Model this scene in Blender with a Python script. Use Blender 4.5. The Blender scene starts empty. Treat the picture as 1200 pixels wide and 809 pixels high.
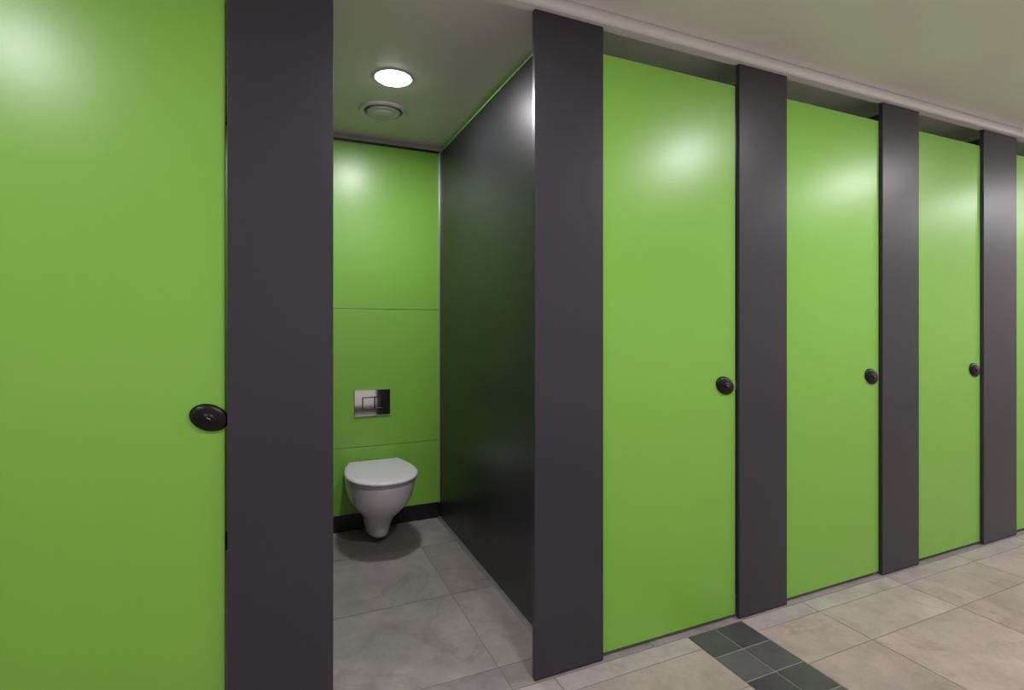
import bpy, bmesh, math, random
from mathutils import Vector, Matrix
random.seed(4)
S = bpy.context.scene
C = bpy.context.collection
S.view_settings.view_transform = 'Standard'
S.view_settings.look = 'None'
S.view_settings.exposure = 0.08
S.view_settings.gamma = 1.04

def srgb(r, g, b):
    f = lambda c: (c/255)/12.92 if c/255 <= .04045 else ((c/255+.055)/1.055)**2.4
    return (f(r), f(g), f(b), 1)

def mat(name, col, rough=.5, metal=0, noise=0.0, nscale=8, bump=0.0, bscale=200, spec=.5, emis=None, es=0, coat=0):
    m = bpy.data.materials.new(name); m.use_nodes = True
    nt = m.node_tree; b = nt.nodes['Principled BSDF']
    b.inputs['Base Color'].default_value = col
    b.inputs['Roughness'].default_value = rough
    b.inputs['Metallic'].default_value = metal
    b.inputs['Specular IOR Level'].default_value = spec
    b.inputs['Coat Weight'].default_value = coat
    tc = nt.nodes.new('ShaderNodeTexCoord')
    if noise > 0:
        n = nt.nodes.new('ShaderNodeTexNoise'); n.inputs['Scale'].default_value = nscale
        n.inputs['Detail'].default_value = 4
        r = nt.nodes.new('ShaderNodeValToRGB')
        r.color_ramp.elements[0].color = tuple(c*(1-noise) for c in col[:3])+(1,)
        r.color_ramp.elements[1].color = tuple(min(1, c*(1+noise)) for c in col[:3])+(1,)
        r.color_ramp.elements[0].position = .3; r.color_ramp.elements[1].position = .7
        nt.links.new(tc.outputs['Object'], n.inputs['Vector'])
        nt.links.new(n.outputs['Fac'], r.inputs['Fac'])
        nt.links.new(r.outputs['Color'], b.inputs['Base Color'])
    if bump > 0:
        n = nt.nodes.new('ShaderNodeTexNoise'); n.inputs['Scale'].default_value = bscale
        bp = nt.nodes.new('ShaderNodeBump'); bp.inputs['Strength'].default_value = bump
        bp.inputs['Distance'].default_value = .001
        nt.links.new(tc.outputs['Object'], n.inputs['Vector'])
        nt.links.new(n.outputs['Fac'], bp.inputs['Height'])
        nt.links.new(bp.outputs['Normal'], b.inputs['Normal'])
    if emis:
        b.inputs['Emission Color'].default_value = emis
        b.inputs['Emission Strength'].default_value = es
    return m

M_green = mat('green_laminate', srgb(127, 186, 69), .31, noise=.015, nscale=2, bump=.12, bscale=350)
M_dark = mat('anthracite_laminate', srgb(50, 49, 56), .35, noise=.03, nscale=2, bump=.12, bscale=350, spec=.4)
M_dark_shade = mat('anthracite_shaded', srgb(38, 38, 42), .36, noise=.03, nscale=2, bump=.12, bscale=350, spec=.4)  # darker copy of the pilaster laminate, shade of inner partitions in its colour
M_black = mat('black_plastic', srgb(7, 7, 8), .38, noise=.05, spec=.3)
M_skirt = mat('black_skirting', srgb(14, 14, 16), .4, noise=.05)
M_ceil = mat('ceiling_paint', srgb(242, 233, 236), .38, noise=.008, nscale=1.5)
M_wall = mat('wall_paint', srgb(228, 218, 221), .6, noise=.02, nscale=1.5)
M_alu = mat('brushed_aluminium', srgb(200, 200, 202), .35, metal=.8, noise=.04, nscale=40)
M_rail = mat('rail_white_coat', srgb(242, 240, 241), .35, noise=.01)
M_chrome = mat('chrome', srgb(225, 225, 228), .06, metal=1, noise=.01)
M_ceram = mat('white_ceramic', srgb(226, 222, 230), .12, noise=.008, coat=.4)
M_seat = mat('seat_plastic', srgb(214, 210, 218), .28, noise=.008)
M_led = mat('led_diffuser', (1, 1, 1, 1), .5, emis=(1, .97, .97, 1), es=22)
M_ledr = mat('led_trim', srgb(240, 238, 235), .4, noise=.01)
M_vent = mat('vent_plastic', srgb(242, 240, 240), .45, noise=.01)
M_vdark = mat('vent_slot', srgb(80, 82, 78), .6, noise=.05)
M_grout = mat('grout', srgb(128, 123, 121), .85, noise=.08, nscale=60)
M_gline = mat('green_line', srgb(150, 200, 110), .3, noise=.02)  # pale colour standing in for the bright green line over the partitions

def tile_mat():
    m = bpy.data.materials.new('stone_tile'); m.use_nodes = True
    nt = m.node_tree; b = nt.nodes['Principled BSDF']
    L = nt.links.new
    at = nt.nodes.new('ShaderNodeAttribute'); at.attribute_name = 'tint'
    at2 = nt.nodes.new('ShaderNodeAttribute'); at2.attribute_name = 'seed'
    tc = nt.nodes.new('ShaderNodeTexCoord')
    sp = nt.nodes.new('ShaderNodeVectorMath'); sp.operation = 'MULTIPLY_ADD'
    sp.inputs[1].default_value = (20, 20, 20)
    L(at2.outputs['Color'], sp.inputs[0]); L(tc.outputs['Object'], sp.inputs[2])
    n1 = nt.nodes.new('ShaderNodeTexNoise'); n1.inputs['Scale'].default_value = 4.2
    n1.inputs['Detail'].default_value = 12; n1.inputs['Roughness'].default_value = .78
    n1.inputs['Distortion'].default_value = .25
    L(sp.outputs[0], n1.inputs['Vector'])
    r = nt.nodes.new('ShaderNodeValToRGB')
    r.color_ramp.elements[0].position = .3; r.color_ramp.elements[0].color = (.68, .69, .69, 1)
    r.color_ramp.elements[1].position = .7; r.color_ramp.elements[1].color = (1.24, 1.22, 1.21, 1)
    L(n1.outputs['Fac'], r.inputs['Fac'])
    mx = nt.nodes.new('ShaderNodeMix'); mx.data_type = 'RGBA'; mx.blend_type = 'MULTIPLY'
    mx.inputs['Factor'].default_value = 1
    L(at.outputs['Color'], mx.inputs['A']); L(r.outputs['Color'], mx.inputs['B'])
    n2 = nt.nodes.new('ShaderNodeTexNoise'); n2.inputs['Scale'].default_value = 1.7
    n2.inputs['Detail'].default_value = 9; n2.inputs['Roughness'].default_value = .6; n2.inputs['Distortion'].default_value = .6
    L(sp.outputs[0], n2.inputs['Vector'])
    r2 = nt.nodes.new('ShaderNodeValToRGB'); e = r2.color_ramp.elements
    e[0].position = .483; e[0].color = (0, 0, 0, 1); e[1].position = .5; e[1].color = (.5, .5, .5, 1)
    k = e.new(.517); k.color = (0, 0, 0, 1)
    L(n2.outputs['Fac'], r2.inputs['Fac'])
    mx2 = nt.nodes.new('ShaderNodeMix'); mx2.data_type = 'RGBA'; mx2.blend_type = 'MULTIPLY'
    mx2.inputs['B'].default_value = (.78, .66, .6, 1)
    L(r2.outputs['Color'], mx2.inputs['Factor']); L(mx.outputs['Result'], mx2.inputs['A'])
    L(mx2.outputs['Result'], b.inputs['Base Color'])
    b.inputs['Roughness'].default_value = .38
    bp = nt.nodes.new('ShaderNodeBump'); bp.inputs['Strength'].default_value = .3
    bp.inputs['Distance'].default_value = .003
    L(n1.outputs['Fac'], bp.inputs['Height']); L(bp.outputs['Normal'], b.inputs['Normal'])
    return m
M_tile = tile_mat()

def obj(name, bm, m, smooth=False, parent=None):
    me = bpy.data.meshes.new(name)
    bm.normal_update(); bm.to_mesh(me); bm.free()
    for x in (m if isinstance(m, list) else [m]): me.materials.append(x)
    if smooth:
        for p in me.polygons: p.use_smooth = True
    o = bpy.data.objects.new(name, me); C.objects.link(o)
    if parent: o.parent = parent
    return o

def addbox(bm, a, b, mi=0):
    r = bmesh.ops.create_cube(bm, size=1)
    for v in r['verts']:
        v.co = Vector([(a[i]+b[i])/2 + v.co[i]*(b[i]-a[i]) for i in range(3)])
    for f in {f for v in r['verts'] for f in v.link_faces}: f.material_index = mi
    return r['verts']

def box(name, a, b, m, bev=0, parent=None):
    bm = bmesh.new(); addbox(bm, a, b)
    if bev: bmesh.ops.bevel(bm, geom=bm.edges[:], offset=bev, segments=2, affect='EDGES', profile=.5)
    return obj(name, bm, m, parent=parent)

def lathe(bm, prof, cx, cy, cz, seg=48, sx=1, sy=1, mi=0):
    rings = []
    for r, z in prof:
        if r < 1e-6: rings.append([bm.verts.new((cx, cy, cz+z))])
        else: rings.append([bm.verts.new((cx+sx*r*math.cos(2*math.pi*i/seg), cy+sy*r*math.sin(2*math.pi*i/seg), cz+z)) for i in range(seg)])
    for A, B in zip(rings, rings[1:]):
        for i in range(seg):
            j = (i+1) % seg
            if len(A) == 1 and len(B) == 1: continue
            if len(A) == 1: f = bm.faces.new((A[0], B[i], B[j]))
            elif len(B) == 1: f = bm.faces.new((A[i], A[j], B[0]))
            else: f = bm.faces.new((A[i], A[j], B[j], B[i]))
            f.material_index = mi; f.smooth = True

def fixn(bm): bmesh.ops.recalc_face_normals(bm, faces=bm.faces[:])

# ---------------- dimensions ----------------
H_CAM, D = 1.25, 1.667
TOP = 2.352; CEIL = 2.395; DEPTH = 1.65
XL, XR, YF = -2.05, 8.0, -2.7
P = [(-2.04, -1.76), (-1.088, -.805), (-.131, .148), (.817, 1.100), (1.781, 2.066), (2.740, 3.038), (3.645, 3.995), (4.64, 4.93), (5.60, 5.89), (6.56, 6.85), (7.52, 7.80)]
OPEN = 2

# ---------------- room shell ----------------
box('wall_back', (XL-.1, DEPTH+.02, -.05), (XR+.1, DEPTH+.12, 2.7), M_wall)
box('wall_front', (XL-.1, YF-.1, -.05), (XR+.1, YF, 2.7), M_wall)
box('wall_left', (XL-.1, YF, -.05), (XL, DEPTH+.02, 2.7), M_wall)
box('wall_right', (XR, YF, -.05), (XR+.1, DEPTH+.02, 2.7), M_wall)
box('ceiling', (XL-.1, YF-.1, CEIL), (XR+.1, DEPTH+.12, CEIL+.1), M_ceil)
box('baseboard_front', (XL, YF, 0), (XR, YF+.015, .1), M_skirt, .003)

# floor
bm = bmesh.new()
col = bm.loops.layers.float_color.new('tint')
sed = bm.loops.layers.float_color.new('seed')
addbox(bm, (XL-.1, YF-.1, -.08), (XR+.1, DEPTH+.12, -.0018), 1)
def tile(x0, x1, y0, y1, c, g=.0022, var=.09):
    if x1-x0 < .02 or y1-y0 < .02: return
    vs = addbox(bm, (x0+g, y0+g, -.02), (x1-g, y1-g, 0))
    k = random.uniform(1-var, 1+var)
    cc = (c[0]*k*random.uniform(.98, 1.02), c[1]*k, c[2]*k*random.uniform(.98, 1.02), 1)
    ss = (random.random(), random.random(), random.random(), 1)
    for f in {f for v in vs for f in v.link_faces}:
        for l in f.loops: l[col] = cc; l[sed] = ss
def grid(xs, ys, c, **k):
    for a, b in zip(xs, xs[1:]):
        for p, q in zip(ys, ys[1:]): tile(a, b, p, q, c, **k)
grey = srgb(143, 138, 136)[:3]; pink = srgb(170, 155, 150)[:3]; dk = srgb(76, 75, 78)[:3]; pale = srgb(166, 158, 156)[:3]
xs = [XL] + [x for x in [.13+.6*k for k in range(-4, 14)] if XL+.03 < x < XR] + [XR]
grid(xs, [-.02, .11, .68, 1.25, DEPTH+.02], grey)
ysc = [YF, -2.13, -1.53, -.93, -.33, -.105]
xl_ = [XL, -1.51, -.91, -.31, .29, .89, 1.49]
xr_ = [1.78, 2.15, 2.75, 3.35, 3.95, 4.55, 5.15, 5.75, 6.35, 6.95, 7.55, XR]
grid(xl_, ysc, pink); grid(xr_, ysc, pink)
grid(xl_, [-.105, -.02], pale); grid(xr_, [-.105, -.02], pale)
yb = [-.02 - .145*k for k in range(0, 19)]; yb[-1] = YF
grid([1.49, 1.635, 1.78], sorted(yb), dk, g=.0035, var=.35)
obj('floor', bm, [M_tile, M_grout])

# ---------------- pilasters ----------------
for i, (a, b) in enumerate(P):
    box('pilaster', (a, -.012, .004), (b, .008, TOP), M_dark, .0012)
for (a, b) in P:
    c = (a+b)/2 + .002
    e = bpy.data.objects.new('partition', None); C.objects.link(e)
    box('panel', (c-.009, .0085, .012), (c+.009, DEPTH-.004, TOP), M_dark_shade, .001, e)
    box('base_angle_left', (c-.028, .03, .0005), (c-.0095, DEPTH-.015, .012), M_alu, .001, e)
    box('base_angle_right', (c+.0095, .03, .0005), (c+.028, DEPTH-.015, .012), M_alu, .001, e)
    box('wall_channel_left', (c-.017, DEPTH-.016, .1), (c-.0095, DEPTH-.001, TOP), M_alu, .001, e)
    box('wall_channel_right', (c+.0095, DEPTH-.016, .1), (c+.017, DEPTH-.001, TOP), M_alu, .001, e)
    box('top_green_line', (c-.012, .0085, TOP), (c+.012, DEPTH-.001, TOP+.010), M_gline, .001, e)  # added strip that draws the bright green line above the panel

# ---------------- back panels ----------------
for (a, b), (a2, b2) in zip(P, P[1:]):
    l = (a+b)/2+.002+.01; r = (a2+b2)/2+.002-.01
    e = bpy.data.objects.new('back_panel', None); C.objects.link(e)
    for k, (z0, z1) in enumerate([(.1, .499), (.502, 1.341), (1.344, TOP)]):
        box('panel_%d' % (k+1), (l, DEPTH, z0), (r, DEPTH+.019, z1), M_green, .0008, e)
    box('skirting', (l, DEPTH-.004, .001), (r, DEPTH+.019, .098), M_skirt, .001, e)
    box('top_shadow_bead', (l, DEPTH+.0, TOP+.001), (r, DEPTH+.019, TOP+.016), M_skirt, 0, e)

# ---------------- doors ----------------
def knob(cx, cz, y, parent):
    bm = bmesh.new()
    prof = [(0, .0165), (.012, .0163), (.013, .015), (.02, .0145), (.030, .0130), (.038, .0100), (.0435, .006), (.045, .002), (.045, 0), (0, 0)]
    lathe(bm, prof, 0, 0, 0, 48, 1.12, .80)
    lathe(bm, [(0, .0185), (.008, .0185), (.0092, .0178), (.0092, .015)], 0, 0, 0, 24, mi=0)
    addbox(bm, (-.005, -.0008, .0184), (.005, .0008, .0188), 1)
    fixn(bm)
    o = obj('lock_turn', bm, [M_black, M_alu], parent=parent)
    o.matrix_local = Matrix.Translation((cx, y, cz)) @ Matrix.Rotation(math.radians(90), 4, 'X') @ Matrix.Rotation(math.radians(-24), 4, 'Z')
    return o

def door(a, b, ko):
    e = bpy.data.objects.new('cubicle_door', None); C.objects.link(e)
    g = .003
    box('leaf', (g, 0, .018), (b-a-.007, .018, 2.262), M_green, .001, e)
    knob(b-a-ko, .992, -.0005, e)
    box('inner_lock_body', (b-a-.085, .0185, .955), (b-a-.03, .036, 1.015), M_black, .004, e)
    box('latch_keeper', (b-a-.001, .0045, .972), (b-a+.02, .016, 1.008), M_alu, .001, e)
    for hz in (.25, 1.15, 2.05):
        bmh = bmesh.new(); lathe(bmh, [(0, -.04), (.007, -.04), (.007, .04), (0, .04)], g+.006, .026, hz, 16); fixn(bmh)
        obj('hinge', bmh, M_alu, parent=e)
    bmf = bmesh.new(); lathe(bmf, [(0, 0), (.014, 0), (.014, .004), (.007, .006), (.007, .1), (0, .1)], b-a+.004, .03, .0005, 20); fixn(bmf)
    obj('foot', bmf, M_alu, parent=e)
    e.location = (a, .004, 0)
for i in range(len(P)-1):
    if i == OPEN: continue
    door(P[i][1], P[i+1][0], .045 if i < OPEN else .068)

# ---------------- head rail ----------------
bm = bmesh.new()
prof = [(.012, TOP+.001), (.012, CEIL-.0005), (-.040, CEIL-.0005)]
for k in range(1, 9):
    t = k/9*math.pi*.5
    prof.append((-.012-.031*math.cos(t-.35), CEIL-.012-.031*math.sin(t)))
prof.append((-.016, TOP+.001))
ring0 = [bm.verts.new((XL+.001, y, z)) for y, z in prof]
ring1 = [bm.verts.new((XR-.001, y, z)) for y, z in prof]
n = len(prof)
for i in range(n): bm.faces.new((ring0[i], ring0[(i+1) % n], ring1[(i+1) % n], ring1[i])).smooth = 2 <= i < n-2
bm.faces.new(ring0); bm.faces.new(ring1[::-1]); fixn(bm)
obj('trim_head_rail', bm, M_rail)

# ---------------- downlights / vents ----------------
def downlight(x, y, power, mled, r=.08):
    bm = bmesh.new()
    lathe(bm, [(r, -.003), (r+.004, -.005), (r+.012, -.004), (r+.014, 0), (r, 0)], x, y, CEIL, 64, mi=0)
    lathe(bm, [(0, -.013), (r*.7, -.012), (r*.93, -.009), (r, -.0035)], x, y, CEIL, 64, mi=1)
    fixn(bm)
    o = obj('ceiling_downlight', bm, [M_ledr, mled])
    if power > 0:
        l = bpy.data.lights.new('lamp', 'AREA'); l.shape = 'DISK'; l.size = r*2; l.energy = power
        l.color = (1, .96, .985)
        lo = bpy.data.objects.new('lamp', l); C.objects.link(lo)
        lo.location = (x, y, CEIL-.0145); lo.parent = o
M_dim = mat('led_diffuser_dim', (.9, .9, .9, 1), .5, emis=(1, .97, .92, 1), es=1.5)
def vent(x, y):
    bm = bmesh.new()
    lathe(bm, [(.126, 0), (.128, -.006), (.122, -.013), (.112, -.015), (.103, -.010), (.101, 0)], x, y, CEIL, 64)
    lathe(bm, [(.102, -.0005), (0, -.0005)], x, y, CEIL, 64, mi=1)
    lathe(bm, [(.082, -.004), (.087, -.010), (.084, -.016), (.066, -.018), (.064, -.014), (.058, -.014), (.056, -.018), (.03, -.020), (0, -.0205)], x, y, CEIL, 64)
    fixn(bm)
    obj('ceiling_air_vent', bm, [M_vent, M_vdark])
for i in range(len(P)-1):
    cx = (P[i][0]+P[i][1]+P[i+1][0]+P[i+1][1])/4
    if i == OPEN: downlight(.486, .80, 14, M_led); vent(.512, 1.20)
    else: downlight(cx, .80, 6, M_dim); vent(cx+.02, 1.20)
for x, pw in ((-.97, 14), (.75, 16), (2.46, 19), (4.18, 19), (5.9, 19), (7.4, 19)):
    downlight(x, -1.09, pw, M_led)

# ---------------- toilet ----------------
def outline(w, wb, L, y0=0, s0=.5, n=26, p=2.15):
    pts = []
    for k in range(n+1):
        t = k/n
        if t < .35:
            s = t/.35*s0
            pts.append((wb+(w-wb)*math.sin(s/s0*math.pi/2), y0+s*(L-y0)))
        else:
            a = (t-.35)/.65*math.pi/2
            x = w*math.cos(a)**(2/p); yy = s0+(1-s0)*math.sin(a)**(2/p)
            pts.append((x if k < n else 0.0, y0+yy*(L-y0)))
    return pts + [(-x, y) for x, y in reversed(pts[:-1])]
def loft(bm, slices, cx, wall, capb=True, capt=True, mi=0):
    rings = []
    for z, ring in slices:
        rings.append([bm.verts.new((cx+x, wall-d, z)) for x, d in ring])
    for A, B in zip(rings, rings[1:]):
        m_ = len(A)
        for i in range(m_):
            f = bm.faces.new((A[i], A[(i+1) % m_], B[(i+1) % m_], B[i])); f.smooth = True; f.material_index = mi
    if capb: bm.faces.new(rings[0]).material_index = mi
    if capt: bm.faces.new(rings[-1]).material_index = mi
TX, TW = .525, DEPTH-.0045
e = bpy.data.objects.new('toilet', None); C.objects.link(e)
bm = bmesh.new()
tab = [(.042, .048, .042, .27), (.045, .060, .054, .288), (.056, .067, .062, .30), (.09, .073, .068, .312), (.13, .083, .08, .330), (.16, .097, .092, .356),
       (.188, .117, .108, .394), (.218, .138, .124, .436), (.248, .156, .138, .470), (.276, .168, .148, .496), (.302, .177, .156, .514), (.33, .183, .16, .527), (.355, .186, .163, .533), (.382, .188, .164, .535), (.388, .187, .163, .533), (.391, .184, .16, .529)]
loft(bm, [(z, outline(w, wb, L)) for z, w, wb, L in tab], TX, TW)
fixn(bm); obj('bowl', bm, M_ceram, parent=e)
bm = bmesh.new()
loft(bm, [(z, outline(w, w*.8, L, y0=.055)) for z, w, L in [(.3925, .184, .532), (.394, .190, .540), (.404, .191, .542), (.406, .188, .539)]], TX, TW)
fixn(bm); obj('seat', bm, M_seat, parent=e)
bm = bmesh.new()
loft(bm, [(z, outline(w, w*.76, L, y0=.05+o)) for z, w, L, o in [(.4095, .190, .548, 0), (.412, .196, .557, 0), (.420, .197, .558, 0), (.425, .194, .555, .002), (.4285, .188, .548, .006), (.4305, .170, .527, .02), (.4315, .12, .46, .06)]], TX, TW)
fixn(bm); obj('lid', bm, M_seat, parent=e)
bm = bmesh.new()
for sx in (-.075, .075):
    addbox(bm, (TX+sx-.02, TW-.06, .3915), (TX+sx+.02, TW-.03, .425))
bmesh.ops.bevel(bm, geom=bm.edges[:], offset=.005, segments=3, affect='EDGES')
obj('hinges', bm, M_chrome, parent=e)

def flush(cx, cz):
    e = bpy.data.objects.new('flush_plate', None); C.objects.link(e)
    y = DEPTH
    box('plate', (cx-.108, y-.010, cz-.08), (cx+.108, y-.0003, cz+.08), M_chrome, .003, e)
    box('button_surround', (cx-.062, y-.0125, cz-.036), (cx+.062, y-.0102, cz+.036), M_black, .0015, e)
    box('button_large', (cx-.058, y-.017, cz-.032), (cx+.010, y-.0127, cz+.032), M_chrome, .002, e)
    box('button_small', (cx+.014, y-.017, cz-.032), (cx+.058, y-.0127, cz+.032), M_chrome, .002, e)
flush(.524, .768)

# ---------------- world + camera ----------------
w = bpy.data.worlds.new('World'); S.world = w; w.use_nodes = True
w.node_tree.nodes['Background'].inputs[0].default_value = (.8, .8, .8, 1)
w.node_tree.nodes['Background'].inputs[1].default_value = .1
cam = bpy.data.cameras.new('camera'); co = bpy.data.objects.new('camera', cam); C.objects.link(co)
cam.sensor_width = 36; cam.lens = 36*619/1200; cam.shift_y = -24.5/1200; cam.clip_start = .02
co.location = (0, -D, H_CAM)
co.rotation_euler = (math.radians(90), 0, -math.atan(273/619))
S.camera = co
